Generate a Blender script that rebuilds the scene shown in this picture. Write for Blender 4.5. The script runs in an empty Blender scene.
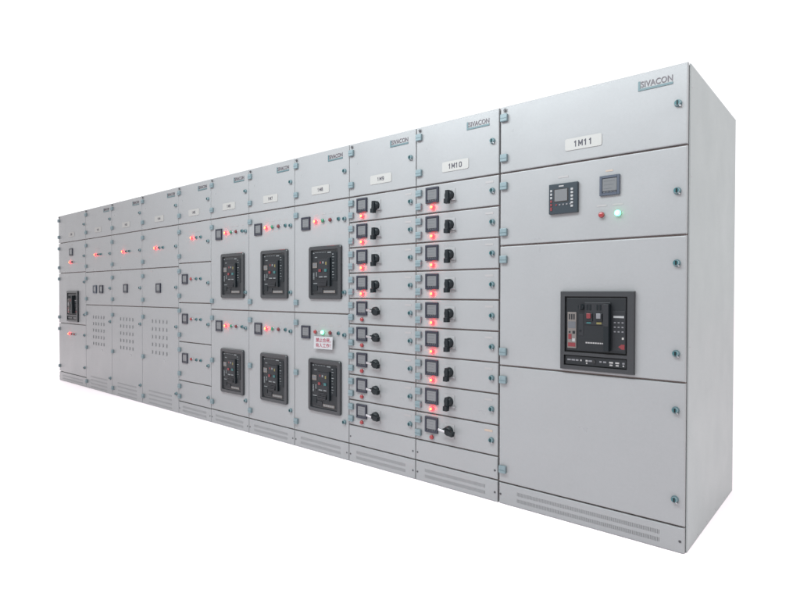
import bpy, bmesh, math, random
from mathutils import Matrix, Vector
random.seed(7)
scene = bpy.context.scene
C = scene.collection
H = 2.2            # cabinet height (m)
DEPTH = 1.08       # cabinet depth (m)

# ------------------------------------------------------------------ materials
MATS = {}
def mat(name, col, rough=0.5, metal=0.0, emit=None, es=0.0, bump=0.0, bscale=400.0, vary=0.0, spec=0.5, coat=0.0):
    m = bpy.data.materials.new(name); m.use_nodes = True
    nt = m.node_tree; b = nt.nodes['Principled BSDF']
    b.inputs['Base Color'].default_value = (*col, 1)
    b.inputs['Roughness'].default_value = rough
    b.inputs['Metallic'].default_value = metal
    b.inputs['Specular IOR Level'].default_value = spec
    b.inputs['Coat Weight'].default_value = coat
    tc = nt.nodes.new('ShaderNodeTexCoord')
    if vary:
        n = nt.nodes.new('ShaderNodeTexNoise'); n.inputs['Scale'].default_value = 3.2
        n.inputs['Detail'].default_value = 5
        nt.links.new(tc.outputs['Object'], n.inputs['Vector'])
        nf = nt.nodes.new('ShaderNodeTexNoise'); nf.inputs['Scale'].default_value = 70; nf.inputs['Detail'].default_value = 3
        nt.links.new(tc.outputs['Object'], nf.inputs['Vector'])
        mixn = nt.nodes.new('ShaderNodeMix'); mixn.inputs[0].default_value = .4
        nt.links.new(n.outputs['Fac'], mixn.inputs[2]); nt.links.new(nf.outputs['Fac'], mixn.inputs[3])
        r = nt.nodes.new('ShaderNodeMapRange')
        r.inputs['From Min'].default_value = .3; r.inputs['From Max'].default_value = .7
        r.inputs['To Min'].default_value = 1 - vary; r.inputs['To Max'].default_value = 1 + vary
        nt.links.new(mixn.outputs[0], r.inputs['Value'])
        mx = nt.nodes.new('ShaderNodeVectorMath'); mx.operation = 'SCALE'
        mx.inputs[0].default_value = col
        nt.links.new(r.outputs['Result'], mx.inputs['Scale'])
        nt.links.new(mx.outputs['Vector'], b.inputs['Base Color'])
        r2 = nt.nodes.new('ShaderNodeMapRange')
        r2.inputs['From Min'].default_value = .3; r2.inputs['From Max'].default_value = .7
        r2.inputs['To Min'].default_value = rough - .06; r2.inputs['To Max'].default_value = rough + .06
        nt.links.new(n.outputs['Fac'], r2.inputs['Value'])
        nt.links.new(r2.outputs['Result'], b.inputs['Roughness'])
    if bump:
        n2 = nt.nodes.new('ShaderNodeTexNoise'); n2.inputs['Scale'].default_value = bscale
        n2.inputs['Detail'].default_value = 2
        nt.links.new(tc.outputs['Object'], n2.inputs['Vector'])
        n3 = nt.nodes.new('ShaderNodeTexNoise'); n3.inputs['Scale'].default_value = 4.0
        n3.inputs['Detail'].default_value = 1
        nt.links.new(tc.outputs['Object'], n3.inputs['Vector'])
        bp = nt.nodes.new('ShaderNodeBump'); bp.inputs['Strength'].default_value = bump
        bp.inputs['Distance'].default_value = .0006
        bp2 = nt.nodes.new('ShaderNodeBump'); bp2.inputs['Strength'].default_value = .6
        bp2.inputs['Distance'].default_value = .004
        nt.links.new(n3.outputs['Fac'], bp2.inputs['Height'])
        nt.links.new(n2.outputs['Fac'], bp.inputs['Height'])
        nt.links.new(bp2.outputs['Normal'], bp.inputs['Normal'])
        nt.links.new(bp.outputs['Normal'], b.inputs['Normal'])
    if emit:
        b.inputs['Emission Color'].default_value = (*emit, 1)
        b.inputs['Emission Strength'].default_value = es
    MATS[name] = m
    return m

PAINT = mat('grey_powder_coat', (.212, .2160, .2200), .33, bump=.8, vary=.032, spec=.45)
SIDE = mat('side_sheet_paint', (.226, .242, .242), .42, bump=.6, vary=.03, spec=.4)
GASKET = mat('dark_gasket', (.32, .26, .245), .8)
FRAME = mat('frame_steel', (.16, .16, .165), .5)
TEAL = mat('teal_plastic', (.120, .165, .180), .42, vary=.05)
TEALD = mat('dark_teal_plastic', (.015, .085, .095), .35)
TEALM = mat('mid_teal_plastic', (.055, .10, .112), .4)
GLINT = mat('glint_steel', (.42, .42, .43), .3, metal=1)
DKSTEEL = mat('dark_steel', (.055, .055, .06), .5, metal=.3)
STEEL = mat('dull_steel', (.30, .30, .31), .4, metal=.8)
NAVY = mat('navy_bezel', (.007, .009, .020), .4)
BLUEGREY = mat('blue_grey_bezel', (.032, .042, .062), .4)
LCD = mat('grey_display', (.095, .10, .105), .2, spec=.7)
LCDD = mat('dark_display', (.065, .07, .078), .2, spec=.7)
BLACK = mat('black_plastic', (.004, .007, .009), .42, spec=.25)
BLACKM = mat('matt_black', (.004, .004, .005), .7)
BRFRAME = mat('breaker_surround', (.014, .0160, .0185), .38, spec=.45, coat=.15)
BRPANEL = mat('breaker_panel', (.004, .006, .008), .45, spec=.35)
BRPANEL2 = mat('breaker_panel_light', (.008, .0095, .012), .5, spec=.35)
BEIGE = mat('beige_module', (.10, .088, .082), .5)
WHITE = mat('white_label_card', (.265, .262, .252), .45)
FAINT = mat('faint_label_card', (.235, .228, .228), .5)
FAINTP = mat('faint_orange_label', (.30, .235, .19), .5)
PAPER = mat('paper', (.30, .30, .31), .8)
INK = mat('black_ink', (.02, .018, .03), .5)
INKP = mat('purple_ink', (.06, .04, .08), .5)
INKR = mat('red_ink', (.20, .010, .03), .6)
BROWN = mat('badge_letters', (.045, .032, .042), .4)
REDOFF = mat('red_lens_unlit', (.19, .004, .006), .3, coat=.5)
REDON = mat('red_lens_lit', (.6, .02, .02), .3, emit=(1, .003, .005), es=32.0)
REDCORE = mat('red_lamp_core', (.8, .2, .05), .3, emit=(1, .46, .10), es=2.4)
GRNOFF = mat('green_lens_unlit', (.005, .13, .065), .25, coat=.5)
GRNON = mat('green_lens_lit', (.2, .7, .4), .3, emit=(.05, 1, .36), es=8.0)
GRNCORE = mat('green_lamp_core', (.8, 1, .9), .3, emit=(.8, 1, .88), es=3.0)
REDDK = mat('dark_red_button', (.10, .008, .012), .35)
REDBTN = mat('red_button', (.12, .010, .014), .4)
GREYBTN = mat('grey_button', (.12, .12, .13), .4)
TEALBTN = mat('teal_button', (.010, .075, .078), .4)
YELLOW = mat('yellow_label', (.13, .11, .03), .5)
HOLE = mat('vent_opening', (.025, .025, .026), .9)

# ------------------------------------------------------------------ mesh tools
class MB:
    """collects shapes and builds ONE mesh object"""
    def __init__(s): s.bm = bmesh.new(); s.mats = []
    def mi(s, m):
        if m not in s.mats: s.mats.append(m)
        return s.mats.index(m)
    def _merge(s, t, m, smooth=False):
        i = s.mi(m)
        for f in t.faces: f.material_index = i; f.smooth = smooth
        me = bpy.data.meshes.new('tmp'); t.to_mesh(me); t.free()
        s.bm.from_mesh(me); bpy.data.meshes.remove(me)
    def box(s, x0, x1, y0, y1, z0, z1, m, r=0.0, seg=2, axis=None):
        t = bmesh.new(); bmesh.ops.create_cube(t, size=1)
        bmesh.ops.scale(t, vec=(x1-x0, y1-y0, z1-z0), verts=t.verts)
        bmesh.ops.translate(t, vec=((x0+x1)/2, (y0+y1)/2, (z0+z1)/2), verts=t.verts)
        if r:
            es = list(t.edges)
            if axis is not None:      # only the edges parallel to this axis
                es = [e for e in es if abs((e.verts[0].co-e.verts[1].co).normalized()[axis]) > .9]
            bmesh.ops.bevel(t, geom=es, offset=r, segments=seg, profile=.5, affect='EDGES')
        s._merge(t, m, False)
    def cyl(s, x, z, y0, y1, r0, m, r1=None, n=20, smooth=True, dome=0.0):
        """axis along -y: base at y0 (wall side), tip at y1 (nearer the viewer); dome adds a rounded cap"""
        r1 = r0 if r1 is None else r1
        t = bmesh.new()
        prof = [(r0, y0), (r1, y1)]
        if dome:
            for k in range(1, 5):
                a = k/5*math.pi/2
                prof.append((r1*math.cos(a), y1 - dome*math.sin(a)))
        rings = []
        for r, y in prof:
            rings.append([t.verts.new((x+r*math.cos(2*math.pi*i/n), y, z+r*math.sin(2*math.pi*i/n))) for i in range(n)])
        for a, b in zip(rings, rings[1:]):
            for i in range(n):
                t.faces.new((a[i], a[(i+1) % n], b[(i+1) % n], b[i]))
        yc = prof[-1][1] - (dome*.02 if dome else 0)
        c = t.verts.new((x, yc, z))
        for i in range(n): t.faces.new((rings[-1][i], rings[-1][(i+1) % n], c))
        bmesh.ops.recalc_face_normals(t, faces=t.faces)
        i = s.mi(m)
        for f in t.faces: f.material_index = i; f.smooth = smooth and len(f.verts) == 4
        if dome:
            for f in t.faces: f.smooth = True
        me = bpy.data.meshes.new('tmp'); t.to_mesh(me); t.free()
        s.bm.from_mesh(me); bpy.data.meshes.remove(me)
    def prism(s, pts, y0, y1, m):
        """polygon in the x-z plane extruded from y0 to y1"""
        t = bmesh.new()
        a = [t.verts.new((x, y0, z)) for x, z in pts]; b = [t.verts.new((x, y1, z)) for x, z in pts]
        t.faces.new(a); t.faces.new(b)
        n = len(pts)
        for i in range(n): t.faces.new((a[i], a[(i+1) % n], b[(i+1) % n], b[i]))
        bmesh.ops.recalc_face_normals(t, faces=t.faces)
        s._merge(t, m)
    def panel(s, x0, x1, z0, z1, y0, y1, m, holes=(), r=.004, corner=False):
        """sheet with real rectangular openings; front face at y0, back at y1, outer front edges rounded"""
        e = 1e-6
        xs = sorted({x0, x1} | {h[0] for h in holes} | {h[1] for h in holes})
        zs = sorted({z0, z1} | {h[2] for h in holes} | {h[3] for h in holes})
        def filled(i, j):
            if i < 0 or j < 0 or i >= len(xs)-1 or j >= len(zs)-1: return False
            cx, cz = (xs[i]+xs[i+1])/2, (zs[j]+zs[j+1])/2
            return not any(h[0]-e < cx < h[1]+e and h[2]-e < cz < h[3]+e for h in holes)
        t = bmesh.new(); V = {}
        def v(i, j, k):
            if (i, j, k) not in V: V[i, j, k] = t.verts.new((xs[i], (y0, y1)[k], zs[j]))
            return V[i, j, k]
        for i in range(len(xs)-1):
            for j in range(len(zs)-1):
                if not filled(i, j): continue
                t.faces.new((v(i, j, 0), v(i+1, j, 0), v(i+1, j+1, 0), v(i, j+1, 0)))
                t.faces.new((v(i, j, 1), v(i, j+1, 1), v(i+1, j+1, 1), v(i+1, j, 1)))
                if not filled(i-1, j): t.faces.new((v(i, j, 0), v(i, j+1, 0), v(i, j+1, 1), v(i, j, 1)))
                if not filled(i+1, j): t.faces.new((v(i+1, j, 0), v(i+1, j, 1), v(i+1, j+1, 1), v(i+1, j+1, 0)))
                if not filled(i, j-1): t.faces.new((v(i, j, 0), v(i, j, 1), v(i+1, j, 1), v(i+1, j, 0)))
                if not filled(i, j+1): t.faces.new((v(i, j+1, 0), v(i+1, j+1, 0), v(i+1, j+1, 1), v(i, j+1, 1)))
        bmesh.ops.recalc_face_normals(t, faces=t.faces)
        # merge flat cells so the rounded rim is clean
        bmesh.ops.dissolve_limit(t, angle_limit=.001, verts=t.verts, edges=t.edges)
        def outer(ed):
            a, b = ed.verts[0].co, ed.verts[1].co
            if abs(a.y-y0) > e or abs(b.y-y0) > e: return False
            return any(abs(a[k]-q) < e and abs(b[k]-q) < e for k, q in ((0, x0), (0, x1), (2, z0), (2, z1)))
        es = [ed for ed in t.edges if outer(ed)]
        bmesh.ops.bevel(t, geom=es, offset=r, segments=3, profile=.5, affect='EDGES')
        s._merge(t, m)
    def build(s, name, parent=None, label=None, loc=None, rot=None):
        me = bpy.data.meshes.new(name)
        s.bm.to_mesh(me); s.bm.free()
        for m in s.mats: me.materials.append(m)
        o = bpy.data.objects.new(name, me); C.objects.link(o)
        if parent: o.parent = parent
        if loc: o.location = loc
        if rot: o.rotation_euler = rot
        if label: o['label'] = label
        return o

def share(name, me, parent, loc=(0, 0, 0), label=None, rot=None):
    o = bpy.data.objects.new(name, me); C.objects.link(o); o.parent = parent; o.location = loc
    if label: o['label'] = label
    if rot: o.rotation_euler = rot
    return o

def proto(fn):
    """build a mesh once and keep only its data, to be shared by the repeats"""
    mb = MB(); fn(mb); o = mb.build('proto'); me = o.data
    bpy.data.objects.remove(o)
    return me

TXT = {}
def text_mesh(body, w, h, m, depth=.0006, thick=0.0, space=1.0):
    k = (body, w, h, m.name)
    if k in TXT: return TXT[k]
    cu = bpy.data.curves.new('lettering', 'FONT'); cu.body = body
    cu.extrude = .005; cu.offset = thick; cu.resolution_u = 3; cu.space_character = space
    cu.space_line = 1.15
    o = bpy.data.objects.new('lettering', cu); C.objects.link(o)
    bpy.context.view_layer.update()
    me = bpy.data.meshes.new_from_object(o.evaluated_get(bpy.context.evaluated_depsgraph_get()))
    C.objects.unlink(o); bpy.data.objects.remove(o)
    xs = [v.co.x for v in me.vertices]; ys = [v.co.y for v in me.vertices]
    cx, cy = (min(xs)+max(xs))/2, (min(ys)+max(ys))/2
    sx, sy = w/(max(xs)-min(xs)), h/(max(ys)-min(ys))
    for v in me.vertices:
        x, y, z = v.co
        v.co = ((x-cx)*sx, -z/.005*depth, (y-cy)*sy)
    me.materials.clear(); me.materials.append(m)
    TXT[k] = me
    return me

# condensed stencil-like characters of the nameplates, drawn as strokes
STROKES = {  # polylines in a 0..1 x 0..1.75 cell
    '1': [((.15, 1.40), (.5, 1.75)), ((.5, 1.75), (.5, 0))],
    'M': [((-.1, 0), (-.1, 1.75)), ((-.1, 1.75), (.5, .45)), ((.5, .45), (1.1, 1.75)), ((1.1, 1.75), (1.1, 0))],
    '0': [((0, .3), (0, 1.45)), ((0, 1.45), (.3, 1.75)), ((.3, 1.75), (.7, 1.75)), ((.7, 1.75), (1, 1.45)), ((1, 1.45), (1, .3)), ((1, .3), (.7, 0)), ((.7, 0), (.3, 0)), ((.3, 0), (0, .3))],
    '2': [((0, 1.4), (.3, 1.75)), ((.3, 1.75), (.7, 1.75)), ((.7, 1.75), (1, 1.4)), ((1, 1.4), (1, 1.1)), ((1, 1.1), (0, 0)), ((0, 0), (1, 0))],
    '3': [((0, 1.75), (1, 1.75)), ((1, 1.75), (.4, 1.05)), ((.4, 1.05), (.75, 1.05)), ((.75, 1.05), (1, .7)), ((1, .7), (1, .3)), ((1, .3), (.7, 0)), ((.7, 0), (.3, 0)), ((.3, 0), (0, .3))],
    '4': [((.75, 0), (.75, 1.75)), ((.75, 1.75), (0, .55)), ((0, .55), (1, .55))],
    '5': [((1, 1.75), (.1, 1.75)), ((.1, 1.75), (.1, 1.0)), ((.1, 1.0), (.7, 1.05)), ((.7, 1.05), (1, .7)), ((1, .7), (1, .3)), ((1, .3), (.7, 0)), ((.7, 0), (.3, 0)), ((.3, 0), (0, .3))],
    '6': [((.9, 1.6), (.6, 1.75)), ((.6, 1.75), (.3, 1.75)), ((.3, 1.75), (0, 1.4)), ((0, 1.4), (0, .3)), ((0, .3), (.3, 0)), ((.3, 0), (.7, 0)), ((.7, 0), (1, .3)), ((1, .3), (1, .7)), ((1, .7), (.7, 1)), ((.7, 1), (.3, 1)), ((.3, 1), (0, .7))],
    '7': [((0, 1.75), (1, 1.75)), ((1, 1.75), (.4, 0))],
    '8': [((.3, 0), (.7, 0)), ((.7, 0), (1, .3)), ((1, .3), (1, .65)), ((1, .65), (.7, .92)), ((.7, .92), (.3, .92)), ((.3, .92), (0, .65)), ((0, .65), (0, .3)), ((0, .3), (.3, 0)), ((.3, .92), (.05, 1.2)), ((.05, 1.2), (.05, 1.5)), ((.05, 1.5), (.3, 1.75)), ((.3, 1.75), (.7, 1.75)), ((.7, 1.75), (.95, 1.5)), ((.95, 1.5), (.95, 1.2)), ((.95, 1.2), (.7, .92))],
    '9': [((.1, .15), (.4, 0)), ((.4, 0), (.7, 0)), ((.7, 0), (1, .35)), ((1, .35), (1, 1.45)), ((1, 1.45), (.7, 1.75)), ((.7, 1.75), (.3, 1.75)), ((.3, 1.75), (0, 1.45)), ((0, 1.45), (0, 1.05)), ((0, 1.05), (.3, .75)), ((.3, .75), (.7, .75)), ((.7, .75), (1, 1.05))]}
def stamp(body, cw=.0150, pitch=.0255, t=.0054):
    b = MB(); n = len(body); q = 0
    for i, ch in enumerate(body):
        ox = (i-(n-1)/2)*pitch - cw/2; oz = -.875*cw
        for (ax, az), (bx, bz) in STROKES[ch]:
            a = Vector((ox+ax*cw, oz+az*cw)); c = Vector((ox+bx*cw, oz+bz*cw))
            d = (c-a).normalized(); nn = Vector((-d.y, d.x))*t/2; e = d*t*.42; q += 1
            p = [a-e-nn, c+e-nn, c+e+nn, a-e+nn]
            b.prism([(v.x, v.y) for v in p], -.00035-.00003*q, 0, INK)
    o = b.build('stamp'); me = o.data; bpy.data.objects.remove(o)
    return me

def empty(name, loc, label, cat, group=None):
    o = bpy.data.objects.new(name, None); C.objects.link(o); o.location = loc
    o.empty_display_size = .2
    o['label'] = label; o['category'] = cat
    if group: o['group'] = group
    return o

# ------------------------------------------------------------------ shared small parts (origin on the door face, y = 0)
def f_hinge(b):
    b.box(-.021, .021, -.018, 0, -.0205, .0205, TEAL, r=.0035)
    b.box(-.0200, .0200, -.0195, -.018, -.004, -.0025, TEALM)
HINGE = proto(f_hinge)
def f_lock(b):
    b.cyl(0, 0, 0, -.008, .0165, TEALM, r1=.0155)
    b.cyl(0, 0, -.008, -.016, .0130, TEAL, r1=.0120)
    b.cyl(-.001, .001, -.016, -.0165, .0105, TEALD)
    b.box(-.003, .003, -.019, -.0165, -.009, .009, BLACK)
    b.prism([(.002, -.010), (.012, -.018), (.015, -.014), (.006, -.006)], -.013, -.004, STEEL)
LOCK = proto(f_lock)
def f_screw(b):
    b.cyl(0, 0, 0, -.0025, .0066, DKSTEEL, r1=.0050, n=12)
    b.box(-.0036, .0036, -.0032, -.0025, -.0008, .0008, BLACKM)
SCREW = proto(f_screw)
def f_bolt(b):
    b.cyl(0, 0, 0, -.003, .012, FRAME, n=16)
    b.cyl(0, 0, -.003, -.010, .008, DKSTEEL, n=6, smooth=False)
BOLT = proto(f_bolt)
def f_rivet(b): b.cyl(0, 0, 0, -.002, .0052, STEEL, r1=.0042, n=12)
RIVET = proto(f_rivet)
def f_bezel(b):
    b.cyl(0, 0, 0, -.004, .0165, STEEL, r1=.0155)
    b.cyl(0, 0, -.004, -.009, .0140, GREYBTN, r1=.0130)
LAMPBEZEL = proto(f_bezel)
def lens(core, outer):
    def f(b):
        b.cyl(0, 0, -.008, -.014, .0142, outer, r1=.0137, dome=.007)
        if core: b.cyl(0, 0, -.014, -.0220, .0085, core, r1=.0072, dome=.003)
    return proto(f)
LENS = {'red_on': lens(REDCORE, REDON), 'red_off': lens(None, REDOFF),
        'green_on': lens(GRNCORE, GRNON), 'green_off': lens(None, GRNOFF), 'dark_red': lens(None, REDDK)}
LAMPLABEL = {'red_on': 'lit red lamp', 'red_off': 'unlit red lamp', 'green_on': 'lit green lamp',
             'green_off': 'unlit green lamp', 'dark_red': 'dark red lamp'}
def f_meter(b):       # 96 mm square panel meter
    for x0, x1, z0, z1 in ((-.048, -.036, -.048, .048), (.036, .048, -.048, .048), (-.036, .036, .036, .048), (-.036, .036, -.048, -.036)):
        b.box(x0, x1, -.012, 0, z0, z1, NAVY, r=.001, seg=1)
    b.box(-.036, .036, -.006, -.001, -.036, .036, NAVY)
METERF = proto(f_meter)
def f_meter2(b):
    for x0, x1, z0, z1 in ((-.048, -.036, -.048, .048), (.036, .048, -.048, .048), (-.036, .036, .036, .048), (-.036, .036, -.048, -.036)):
        b.box(x0, x1, -.012, 0, z0, z1, BLUEGREY, r=.001, seg=1)
    b.box(-.036, .036, -.006, -.001, -.036, .036, BLUEGREY)
METERF2 = proto(f_meter2)
def f_screen(b):
    b.box(-.035, .035, -.009, -.006, -.027, .034, LCD, r=.001, seg=1)
    for i in range(3):
        b.box(-.028, .024 - .006*i, -.0093, -.009, .020-.018*i, .0225-.018*i, LCDD)
    for i in range(4):
        b.box(-.030+.017*i, -.020+.017*i, -.009, -.006, -.0345, -.0295, LCDD)
SCREEN = proto(f_screen)

def lamp(par, x, z, kind):
    o = share('indicator_lamp', LAMPBEZEL, par, (x, 0, z), LAMPLABEL[kind])
    share('lens', LENS[kind], o, (0, 0, 0))
def f_btn(b):
    b.cyl(0, 0, 0, -.006, .0145, TEALM, r1=.0135)
    b.cyl(0, 0, -.006, -.013, .0095, TEALD, r1=.0085)
    b.box(-.0025, .0025, -.018, -.013, -.009, .009, BLACK, r=.001, seg=1)
BTN = proto(f_btn)
def selector(par, x, z): share('selector_switch', BTN, par, (x, 0, z))
def meter(par, x, z, light=False):
    o = share('panel_meter', METERF2 if light else METERF, par, (x, 0, z))
    share('screen', SCREEN, o)

# rotary isolator handle of the drawers
def f_rback(b):
    b.box(-.036, .036, -.004, 0, -.046, .040, WHITEGREY, r=.002)
WHITEGREY = mat('pale_grey_plastic', (.225, .228, .232), .4)
RBACK = proto(f_rback)
def f_grip(b):
    b.cyl(0, 0, -.004, -.022, .0295, BLACK, r1=.028, n=28)
    b.cyl(0, 0, -.022, -.032, .0265, BLACK, r1=.020, n=28)
    # grip bar, long end pointing down
    b.prism([(-.0105, .027), (.0105, .027), (.0125, -.020), (.0125, -.050), (-.0125, -.050), (-.0125, -.020)], -.040, -.020, BLACK)
    b.box(-.0140, .0140, -.050, -.022, -.052, -.024, BLACK, r=.002)
GRIP = proto(f_grip)
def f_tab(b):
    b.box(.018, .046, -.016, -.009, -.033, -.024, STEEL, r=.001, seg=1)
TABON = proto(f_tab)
def f_glint(b):
    b.box(-.054, -.006, -.047, -.034, -.007, .007, GLINT, r=.0015, seg=1)  # bright bar modelled in place of the glint on the grip's back end
GLINTOFF = proto(f_glint)
def rotary(par, x, z, on):
    o = share('rotary_switch', RBACK, par, (x, 0, z), 'rotary switch turned on' if on else 'rotary switch turned off')
    share('grip', GRIP, o, rot=(0, math.radians(random.uniform(-3, 3) - (0 if on else 80)), 0))
    share('tab_or_glint', TABON if on else GLINTOFF, o, rot=None if on else (0, math.radians(8), 0))  # metal tab when on, stand-in glint bar when off

# ------------------------------------------------------------------ air circuit breakers
MARK = mat('dim_white_print', (.13, .14, .145), .5)
def breaker_tall(par, x, z):
    """portrait withdrawable breaker, 0.345 x 0.385, origin at its centre on the door face"""
    w, h = .345, .385
    b = MB()
    X = lambda u: -w/2 + u*w
    Z = lambda v: h/2 - v*h
    def ring(x0, x1, z0, z1, t, y0, y1, m):
        b.box(x0, x1, y0, y1, z1-t, z1, m); b.box(x0, x1, y0, y1, z0, z0+t, m)
        b.box(x0, x0+t, y0, y1, z0+t, z1-t, m); b.box(x1-t, x1, y0, y1, z0+t, z1-t, m)
    # rounded surround: outer rounded rectangle with the rebate inside
    def rr(hw, hh, r, n=5):
        p = []
        for cx, cz, a0 in ((hw-r, hh-r, 0), (-hw+r, hh-r, 90), (-hw+r, -hh+r, 180), (hw-r, -hh+r, 270)):
            for k in range(n+1):
                a = math.radians(a0 + 90*k/n); p.append((cx+r*math.cos(a), cz+r*math.sin(a)))
        return p
    t = bmesh.new()
    loops = []
    for hw, hh, r, y in ((w/2, h/2, .018, 0), (w/2, h/2, .018, -.014), (w/2-.005, h/2-.005, .014, -.019), (w/2-.027, h/2-.027, .008, -.019), (w/2-.030, h/2-.030, .006, -.006)):
        loops.append([t.verts.new((px, y, pz)) for px, pz in rr(hw, hh, r)])
    for a, c in zip(loops, loops[1:]):
        for i in range(len(a)):
            t.faces.new((a[i], a[(i+1) % len(a)], c[(i+1) % len(a)], c[i]))
    t.faces.new(loops[-1])
    bmesh.ops.recalc_face_normals(t, faces=t.faces)
    b._merge(t, BRFRAME)
    o = b.build('circuit_breaker', par, loc=(x, 0, z))
    p = MB()
    p.box(X(.10), X(.90), -.010, -.006, Z(.90), Z(.10), BRPANEL, r=.002)
    p.box(X(.30), X(.61), -.016, -.010, Z(.60), Z(.24), BRPANEL2, r=.002)
    p.box(X(.12), X(.27), -.014, -.010, Z(.84), Z(.72), BLACK, r=.002)
    p.box(X(.29), X(.44), -.014, -.010, Z(.88), Z(.79), BRPANEL2, r=.002)
    for k in range(4):   # slanted chute under the buttons
        p.box(X(.31), X(.58), -.015-.003*k, -.010, Z(.655+.03*k), Z(.63+.03*k), BRPANEL2)
    p.box(X(.70), X(.87), -.013, -.010, Z(.66), Z(.13), BLACK, r=.002)
    s = p
    g = MB()
    g.box(X(.125), X(.265), -.0145, -.010, Z(.41), Z(.31), BEIGE, r=.001); g.box(X(.145), X(.245), -.015, -.0145, Z(.375), Z(.325), LCDD)
    for k in range(6):
        g.box(X(.135), X(.175), -.0125, -.010, Z(.50+.022*k)-.005, Z(.50+.022*k), MARK)
        g.box(X(.225), X(.260), -.0125, -.010, Z(.49+.022*k)-.005, Z(.49+.022*k), MARK if k < 4 else BRPANEL2)
    g.build('trip_unit', o)
    for k in range(9):
        s.box(X(.735), X(.775+.02*(k % 2)), -.0135, -.013, Z(.155+.055*k)-.006+.002*(k % 3), Z(.155+.055*k), MARK)
    s.box(X(.58), X(.69), -.0105, -.010, Z(.135), Z(.115), MARK)
    s.box(X(.13), X(.17), -.0105, -.010, Z(.135), Z(.115), MARK)
    for q in range(7): s.box(X(.20+.05*q), X(.225+.05*q), -.0105, -.010, Z(.122), Z(.112), MARK)
    s.box(X(.18), X(.26), -.0105, -.010, Z(.215), Z(.20), MARK)
    s.box(X(.34), X(.45), -.0165, -.016, Z(.59), Z(.57), MARK); s.box(X(.49), X(.58), -.0165, -.016, Z(.59), Z(.57), MARK)
    s.box(X(.14), X(.26), -.0105, -.010, Z(.71), Z(.695), MARK)
    s.build('front_plate', o)
    for u, v, m, lab in ((.37, .46, REDBTN, 'red'), (.55, .46, TEALBTN, 'teal')):
        q = MB(); q.box(X(u)-.013, X(u)+.013, -.022, -.016, Z(v)-.010, Z(v)+.010, m, r=.002); q.build('push_button', o, lab+' push button')
    q = MB()
    q.box(X(.36), X(.40), -.0165, -.016, Z(.33), Z(.29), REDDK); q.box(X(.44), X(.48), -.0165, -.016, Z(.33), Z(.29), MARK)
    q.box(X(.535), X(.57), -.0165, -.016, Z(.355), Z(.30), YELLOW)
    q.build('status_flag', o)
    hd = MB(); hd.box(X(.615), X(.69), -.024, -.010, Z(.76), Z(.22), BLACK, r=.004); hd.box(X(.60), X(.62), -.020, -.010, Z(.40), Z(.34), BLACK)
    hd.build('charging_handle', o)
    rp = MB(); rp.box(X(.46), X(.82), -.0125, -.010, Z(.885), Z(.835), BEIGE, r=.001)
    for k in range(5): rp.box(X(.50+.06*k), X(.54+.06*k), -.013, -.0125, Z(.87), Z(.85), MARK)
    rp.build('rating_plate', o)
    return o

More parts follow.
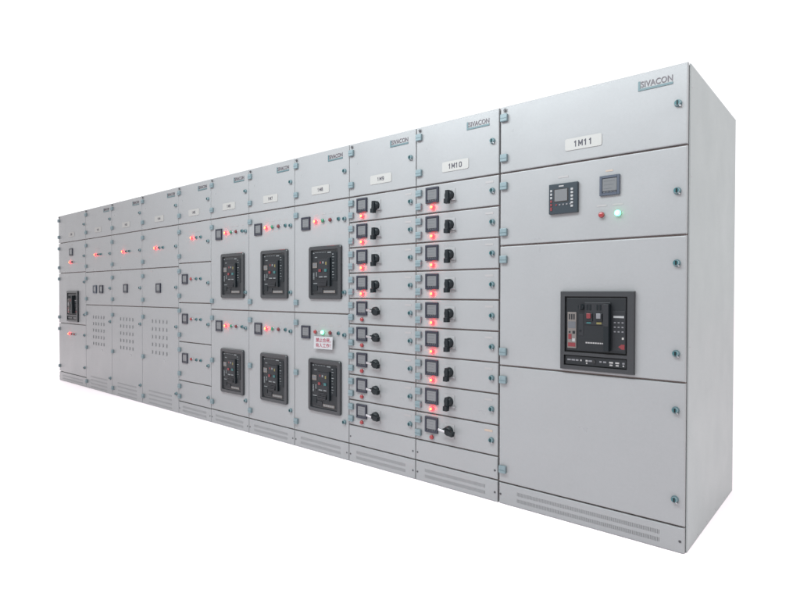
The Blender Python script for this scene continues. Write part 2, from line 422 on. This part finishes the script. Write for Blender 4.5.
def breaker_wide(par, x, z):
    """landscape air circuit breaker 0.365 x 0.395"""
    w, h = .365, .395
    X = lambda u: -w/2 + u*w
    Z = lambda v: h/2 - v*h
    b = MB()
    b.panel(-w/2, w/2, -h/2, h/2, -.020, 0, BRFRAME, r=.003,
            holes=[(X(.065), X(.915), Z(.775), Z(.065)), (X(.055), X(.915), Z(.945), Z(.815))])
    b.box(-w/2+.004, w/2-.004, -.004, -.0005, -h/2+.004, h/2-.004, BLACKM)
    o = b.build('circuit_breaker', par, loc=(x, 0, z))
    p = MB()
    p.box(X(.085), X(.895), -.014, -.004, Z(.757), Z(.085), BRPANEL, r=.002)
    p.box(X(.34), X(.70), -.018, -.014, Z(.42), Z(.135), BRPANEL2, r=.003)
    p.box(X(.26), X(.33), -.0155, -.014, Z(.56), Z(.29), BRPANEL2, r=.001)
    p.box(X(.72), X(.885), -.0155, -.014, Z(.73), Z(.24), BRPANEL2, r=.001)
    s = p
    g = MB()
    g.box(X(.105), X(.232), -.019, -.014, Z(.725), Z(.265), BEIGE, r=.0015)
    g.box(X(.115), X(.222), -.020, -.019, Z(.470), Z(.385), LCDD)
    for k in range(3): g.box(X(.125+.032*k), X(.145+.032*k), -.0195, -.019, Z(.36), Z(.29), BRPANEL)
    g.box(X(.12), X(.165), -.0205, -.019, Z(.61), Z(.545), REDBTN); g.box(X(.18), X(.215), -.0205, -.019, Z(.54), Z(.505), BRPANEL)
    g.box(X(.125), X(.15), -.0205, -.019, Z(.53), Z(.51), BRPANEL)
    g.box(X(.115), X(.222), -.0198, -.019, Z(.705), Z(.655), REDBTN)
    g.box(X(.175), X(.215), -.0198, -.019, Z(.64), Z(.60), WHITEGREY)
    g.build('trip_unit', o)
    k = MB(); k.cyl(X(.30), Z(.20), -.014, -.032, .0155, BLACK, r1=.013)
    k.box(X(.30)-.004, X(.30)+.004, -.037, -.032, Z(.20)-.012, Z(.20)+.012, BRPANEL2, r=.001, seg=1)
    k.build('selector_knob', o)
    for u, m, lab in ((.41, REDBTN, 'red square'), (.545, GREYBTN, 'grey square')):
        q = MB(); q.box(X(u)-.018, X(u)+.018, -.023, -.018, Z(.325)-.020, Z(.325)+.020, BRPANEL, r=.002)
        q.box(X(u)-.011, X(u)+.011, -.028, -.023, Z(.31)-.012, Z(.31)+.014, m, r=.002); q.build('push_button', o, lab+' push button')
    q = MB()
    for u in (.385, .425, .52, .56): q.box(X(u)-.004, X(u)+.004, -.021, -.018, Z(.235), Z(.165), BLACK, r=.001, seg=1)
    q.build('key_slot', o)
    q = MB()
    q.box(X(.375), X(.435), -.0187, -.018, Z(.405), Z(.385), TEALBTN); q.box(X(.512), X(.58), -.0187, -.018, Z(.41), Z(.385), YELLOW)
    q.box(X(.845), X(.87), -.0165, -.0155, Z(.585), Z(.56), WHITE); q.prism([(X(.80), Z(.675)), (X(.84), Z(.645)), (X(.88), Z(.645)), (X(.88), Z(.705)), (X(.84), Z(.705))], -.0165, -.0155, REDBTN)
    q.build('status_flag', o)
    s.box(X(.735), X(.87), -.0162, -.0155, Z(.325), Z(.300), WHITEGREY)
    for j in range(3):
        for i in range(3): s.box(X(.74+.05*i), X(.765+.05*i), -.0160, -.0155, Z(.39+.055*j), Z(.375+.055*j), GREYBTN)
    for i in range(8): s.box(X(.36+.032*i), X(.384+.032*i), -.0144, -.014, Z(.655), Z(.638), FAINT)
    s.cyl(X(.285), Z(.50), -.0155, -.018, .005, BLACK)
    s.build('front_plate', o)
    hd = MB(); hd.box(X(.625), X(.70), -.045, -.014, Z(.735), Z(.155), BLACK, r=.004)
    hd.box(X(.628), X(.697), -.047, -.045, Z(.43), Z(.16), BRPANEL2, r=.001)
    hd.build('charging_handle', o)
    f = MB()
    f.box(X(.07), X(.90), -.012, -.004, Z(.935), Z(.825), BRPANEL, r=.001)
    for u, ww in ((.10, .05), (.16, .05), (.22, .04), (.285, .02), (.36, .03), (.40, .05), (.55, .03), (.60, .04), (.68, .05), (.76, .05), (.85, .03)):
        f.box(X(u), X(u+ww), -.0135, -.012, Z(.885), Z(.865), FAINT if u in (.285, .36, .68, .76) else GREYBTN)
        if u in (.36, .68, .76, .85): f.box(X(u)+.002, X(u+ww)-.002, -.0135, -.012, Z(.915), Z(.897), FAINT)
    f.cyl(X(.475), Z(.88), -.012, -.016, .009, BLACKM)
    f.build('racking_strip', o)
    return o

# ------------------------------------------------------------------ doors
def vent_slots(x0, x1, rows, hh=.010, pitch=.0062, wid=.0019):
    n = int((x1-x0)/pitch); hs = []
    for z in rows:
        for k in range(n):
            x = x0 + (k+.5)*(x1-x0)/n
            hs.append((round(x-wid/2, 5), round(x+wid/2, 5), round(z-hh, 5), round(z+hh, 5)))
    return hs

GAP = .0038
def door(par, w, z0, z1, hinges=(), locks=(), x0=.0025, holes=(), name='door', louvers=False):
    b = MB()
    b.panel(x0, w-.0025, z0+(GAP if z0 > .01 else 0), z1-(GAP if z1 < H-.01 else 0), 0, .019, PAINT, holes=holes, r=.0055)
    if louvers:                       # 5 x 5 pressed louvres, open on their right side
        for i in range(5):
            for j in range(5):
                x = .228 + .0765*i; z = .560 + .0800*j
                b.prism([(x-.012, z-.010), (x+.004, z-.018), (x+.004, z+.018), (x-.012, z+.014)], -.0060, .001, PAINT)
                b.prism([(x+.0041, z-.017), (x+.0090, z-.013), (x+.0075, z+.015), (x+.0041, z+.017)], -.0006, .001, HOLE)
    o = b.build(name, par)
    for z in hinges: share('hinge', HINGE, o, (x0+.0265, 0, z))
    for z in locks: share('lock', LOCK, o, (w-.042, 0, z))
    return o

def screws(par, w, z):
    for x in (.017, w-.020): share('screw', SCREW, par, (x, 0, z))

def cabinet(x, w, label, name_text, rows, x0=.0025, plinth=True, badge=True, ends=None):
    root = empty('switchgear_cabinet', (x+w/2, DEPTH/2, 0), label, 'switchgear cabinet', 'switchgear cabinets in one long row')
    # everything is laid out from the cabinet's lower left front corner
    class R: pass
    off = Vector((-w/2, -DEPTH/2, 0))
    created_before = set(C.objects)
    # carcass
    b = MB()
    b.box(.0015, w-.0015, .030, DEPTH, .0, H-.004, SIDE, r=.003)
    b.build('enclosure', root)
    g = MB()
    g.box(.004, w-.004, .021, .0285, .004, H-.006, GASKET)
    g.build('door_seal', root)
    # top door
    g1 = rows['top']; text_big = name_text == '1M10'
    t = door(root, w, g1, H, (2.136, g1+.081), (2.024,), x0=x0)
    share('bolt', BOLT, t, (x0+.030, 0, 2.178))
    n = MB(); n.box(-.094, .094, -.003, 0, -.030, .030, WHITE, r=.009, seg=4, axis=1)
    plate = n.build('nameplate', root, loc=(w/2, 0, 1.926))
    share('lettering', stamp(name_text) if w > .9 or text_big else stamp(name_text, cw=.0125, pitch=.0215, t=.0042), plate, (0, -.0031, 0))
    if badge:
        q = MB()
        q.box(-.078, -.069, -.003, 0, -.0225, .022, TEALM)
        q.box(-.069, .073, -.003, 0, -.0225, -.0125, TEALM)
        bd = q.build('badge', root, loc=(w-.063-.074, 0, 2.139))
        share('lettering', text_mesh('SIVACON', .138, .028, BROWN, thick=.010), bd, (.003, -.001, .006))
    # plinth
    if plinth:
        a = .118 if w > .9 else .074
        p = door(root, w, 0, rows['plinth'], x0=x0, name='plinth', holes=vent_slots(a, w-(.106 if w > .9 else .082), (.073, .037)))
        screws(p, w, .053)
    return root, off

def finish(root, off):
    for ch in root.children: ch.location = ch.location + off

def label_card(par, x, z, w=.050, h=.011, m=None):
    b = MB(); b.box(-w/2, w/2, -.0012, 0, -h/2, h/2, m or FAINT); b.build('label_strip', par, loc=(x, 0, z))

X = [-7.720, -6.800, -6.041, -5.282, -4.512, -3.927, -3.342, -2.743, -2.147, -1.550, -.957, 0.0]
W = [X[i+1]-X[i] for i in range(11)]
G1 = 1.835

# --- cabinets 1 and 11: wide incomers with the large breaker
def incomer(i, label, text, first):
    w = W[i]; x0 = .0025 if first else .0075
    root, off = cabinet(X[i], w, label, text, dict(top=G1, plinth=.119), x0=x0, badge=not first)
    door(root, w, 1.434, G1, (1.762, 1.508), (1.632,), x0=x0)
    door(root, w, .770, 1.434, (1.358, .848), (1.308, .900), x0=x0)
    door(root, w, .119, .770, (.693, .195), (.644, .240), x0=x0)
    if first:
        meter(root, .435+.02, 1.700)
        lamp(root, .43, 1.568, 'red_on'); lamp(root, .505, 1.568, 'dark_red')
        breaker_wide(root, .515, 1.000)
        for k, q in enumerate(('red_on', 'red_off', 'red_off')): lamp(root, .385+.085*k, .641, q)
        label_card(root, .46, 1.79, .06)
    else:
        # multifunction relay
        b = MB(); b.box(-.077, .077, -.018, 0, -.077, .077, NAVYG, r=.003)
        b.box(-.050, .030, -.0185, -.018, -.020, .050, BLACKM)
        o = b.build('protection_relay', root, loc=(.381, 0, 1.656))
        s = MB(); s.box(-.044, .024, -.021, -.0185, -.014, .046, LCD, r=.001); s.build('screen', o)
        k = MB()
        for j in range(6):
            k.box(-.068, -.057, -.0215, -.018, .036-.018*j, .048-.018*j, WHITEGREY if j < 3 else REDBTN, r=.001, seg=1)
            k.box(.042, .055, -.0215, -.018, .036-.017*j, .047-.017*j, WHITEGREY, r=.001, seg=1)
        for j in range(5): k.box(-.040+.019*j, -.031+.019*j, -.0205, -.018, -.036, -.028, GREYBTN if j else REDBTN, r=.001, seg=1)
        k.box(-.067, -.058, -.0205, -.018, -.060, -.048, REDBTN)
        k.box(-.022, .004, -.0185, -.018, .060, .066, FAINT)
        k.build('keypad', o)
        meter(root, .614, 1.694, True)
        lamp(root, .576, 1.554, 'red_off'); lamp(root, .654, 1.556, 'green_on')
        label_card(root, .375, 1.768, .055, .009); label_card(root, .61, 1.766, .035, .007, FAINTP)
        label_card(root, .574, 1.600, .050, .008); label_card(root, .652, 1.600, .050, .008)
        breaker_wide(root, .554, .984)
        # right-hand cover sheet of the row with its screws
        b = MB(); b.box(w+.0002, w+.0032, .0295, DEPTH+.002, 0, H-.001, SIDE, r=.001, seg=1)
        sp = b.build('side_panel', root)
        b2 = MB(); b2.box(w-.001, w+.0018, .0205, .0290, .002, H-.003, SIDE); b2.build('corner_trim', root)
        for z in (2.10, 1.70, 1.31, .93, .52, .12):
            share('screw', RIVET, sp, (w+.0032, .052, z), rot=(0, 0, math.pi/2))
        for yy in (.22, .42, .62, .85):
            share('screw', RIVET, sp, (w+.0032, yy, .022), rot=(0, 0, math.pi/2))
    if first:
        b = MB(); b.box(-.0032, -.0002, .0295, DEPTH+.002, 0, H-.001, SIDE, r=.001, seg=1); b.build('side_panel', root)
    finish(root, off)
NAVYG = mat('relay_case', (.006, .014, .021), .35)

incomer(0, 'leftmost grey cabinet at the far end of the row, small dark breaker above red lamps', '1M1', True)

# --- cabinets 2..4: compensation cabinets with louvres
LAB = {1: 'grey cabinet with two small meters side by side above a grid of vents',
       2: 'grey cabinet with one meter over a vent grid, directly right of the two-meter cabinet',
       3: 'grey cabinet with one meter over a vent grid, beside the stacked small doors'}
for i in (1, 2, 3):
    w = W[i]
    root, off = cabinet(X[i], w, LAB[i], '1M%d' % (i+1), dict(top=G1), plinth=False)
    door(root, w, 1.427, G1, (1.755, 1.500), (1.627,))
    door(root, w, 1.025, 1.427, (1.348, 1.100), (1.226,))
    door(root, w, 0, 1.025, (.920, .500, .080), (.840, .186), holes=vent_slots(.145, w-.135, (.150, .109, .067, .027), hh=.009), louvers=True)
    for k in range(3): (lamp(root, .315+.076*k, 1.630, 'red_on') if k == 0 else selector(root, .315+.076*k, 1.630))
    if i == 1:
        meter(root, .290, 1.215, True); meter(root, .475, 1.215)
    else:
        meter(root, .370, 1.222)
    label_card(root, .38, 1.70, .10, .008); label_card(root, .38, 1.30, .06, .008)
    finish(root, off)

# --- cabinet 5: stack of small doors
w = W[4]
root, off = cabinet(X[4], w, 'grey cabinet of stacked small doors, three with a meter beside an unlit red lamp', '1M5', dict(top=G1, plinth=.120))
zz = [G1, 1.457, 1.077, .700, .3245, .120]
for k in range(5):
    a, c = zz[k+1], zz[k]
    door(root, w, a, c, (c-.076, a+.068) if k < 4 else (c-.056, a+.050), ((a+c)/2-.004,))
    mid = (a+c)/2
    if k == 0:
        lamp(root, .265, 1.688, 'red_on'); selector(root, .340, 1.688); selector(root, .418, 1.688)
        label_card(root, .34, 1.745, .16, .008)
    elif k < 4:
        zl = 1.304 - .3785*(k-1)
        meter(root, .130, zl); lamp(root, .250, zl, 'red_off'); selector(root, .336, zl); selector(root, .414, zl)
        label_card(root, .34, zl+.055, .14, .008)
finish(root, off)

# --- cabinets 6..8: two stacked breakers each
LAB = {5: 'grey cabinet with two stacked black breakers, leftmost of three such, beside the stacked small doors',
       6: 'grey cabinet with two stacked black breakers, middle one of three such cabinets',
       7: 'grey cabinet with two stacked black breakers and white warning sign under green lamp'}
for i in (5, 6, 7):
    w = W[i]
    root, off = cabinet(X[i], w, LAB[i], '1M%d' % (i+1), dict(top=G1, plinth=.122))
    door(root, w, 1.024, G1, (1.760, 1.100), (1.690, 1.176))
    door(root, w, .122, 1.024, (.948, .568, .194), (.876, .265))
    for zc, low in ((1.692, False), (.882, True)):
        meter(root, .140, zc-.002)
        kinds = ['red_on', 'green_off', 'dark_red']
        if i == 7 and low: kinds = ['red_off', 'green_on', 'dark_red']
        for k, q in enumerate(kinds): lamp(root, .252+.080*k, zc+.004, q)
        selector(root, .492, zc+.004)
        for k in range(4): label_card(root, .252+.080*k, zc+.055, .045, .007)
    breaker_tall(root, .357, 1.320)
    breaker_tall(root, .352, .496)
    finish(root, off)
    if i == 7:
        # the warning sign hung below the lamps
        wx = X[i]
        b = MB(); b.box(-.100, .100, -.0015, .0, -.045, .045, PAPER)
        s = b.build('warning_sign', None, loc=(wx+.352, -.0215, .812), rot=(math.radians(-3), math.radians(-1.0), 0))
        s['label'] = 'white paper warning sign with red Chinese characters hung under the lit green lamp'
        s['category'] = 'sign'
        share('lettering', text_mesh('禁止合闸，\n有人工作！', .160, .068, INKR, thick=.012), s, (.002, -.0016, 0))

# --- cabinets 9 and 10: nine drawers each
LAB = {8: 'grey drawer cabinet with four lit lamps, five switches off, left of the one marked 1M10',
       9: 'grey drawer cabinet marked 1M10 with eight lit red lamps, left of the wide cabinet'}
for i in (8, 9):
    w = W[i]; off_from = 4 if i == 8 else 8
    root, off = cabinet(X[i], w, LAB[i], '1M%d' % (i+1), dict(top=G1, plinth=.123))
    P = (G1-.256)/9
    for k in range(9):
        zt = G1 - P*k
        d = door(root, w, zt-P, zt, (zt-.045, zt-.128), (zt-.088,), name='drawer')
        b = MB(); b.box(-.026, .026, -.0012, 0, -.006, .006, FAINTP if (i == 9 and k == 8) else FAINT); b.build('label_strip', d, loc=(w-.062, 0, zt-.037))
        meter(root, .130+random.uniform(-.0008, .0008), zt-.066+random.uniform(-.001, .001))
        lamp(root, .135, zt-.141, 'red_on' if k < off_from else 'red_off')
        rotary(root, .262, zt-.082, k < off_from)
    bp = door(root, w, .123, .256, name='blank_panel')
    screws(bp, w, .176)
    finish(root, off)

incomer(10, 'wide grey cabinet marked 1M11 at near right end, with one large black breaker', '1M11', False)

# ------------------------------------------------------------------ floor
fm = mat('white_studio_floor', (.985, .905, .93), .9, spec=.1)
b = MB(); b.box(-60, 60, -60, 60, -.05, -.001, fm)
fl = b.build('floor'); fl['kind'] = 'structure'

# ------------------------------------------------------------------ light
world = bpy.data.worlds.new('World'); scene.world = world; world.use_nodes = True
bg = world.node_tree.nodes['Background']
bg.inputs['Color'].default_value = (.985, .985, 1.0, 1); bg.inputs['Strength'].default_value = 1.16

def area(name, loc, target, sx, sy, power, col):
    l = bpy.data.lights.new(name, 'AREA'); l.shape = 'RECTANGLE'; l.size = sx; l.size_y = sy
    l.energy = power; l.color = col
    o = bpy.data.objects.new(name, l); C.objects.link(o); o.location = loc
    d = Vector(target)-Vector(loc); o.rotation_euler = d.to_track_quat('-Z', 'Y').to_euler()
    return o
area('ceiling_lamp', (-1.7, -2.3, 3.7), (-1.7, -.1, 1.7), 4.4, 1.0, 212, (.91, 1.0, 1.03))
area('side_fill', (3.4, .3, 3.2), (.4, .7, .6), 1.6, 1.6, 75, (.96, 1, .99))  # added fill light, brightens the end panel and the floor beside it

area('floor_fill', (-10.2, .4, 4.0), (-9.0, .4, 0), 2.0, 2.0, 110, (1, 1, 1))  # added fill light, whitens the floor past the far end of the row

# ------------------------------------------------------------------ camera
cam = bpy.data.cameras.new('camera'); co = bpy.data.objects.new('camera', cam); C.objects.link(co)
yaw, pit, rol = (math.radians(a) for a in (-40.46608519, -.71831341, .11975571))
fw = Vector((math.sin(yaw)*math.cos(pit), math.cos(yaw)*math.cos(pit), math.sin(pit)))
r = Vector((math.cos(yaw), -math.sin(yaw), 0)); u = r.cross(fw)
r2 = r*math.cos(rol)+u*math.sin(rol); u2 = -r*math.sin(rol)+u*math.cos(rol)
M = Matrix((r2, u2, -fw)).transposed().to_4x4(); M.translation = Vector((.63499591, -2.71390545, 1.16580584))
co.matrix_world = M
cam.sensor_width = 36; cam.lens = 36*555.70392722/800; cam.shift_y = .99/800
cam.clip_start = .05; cam.clip_end = 300
scene.camera = co

scene.view_settings.view_transform = 'Standard'; scene.view_settings.look = 'None'
scene.view_settings.exposure = 0; scene.view_settings.gamma = 1
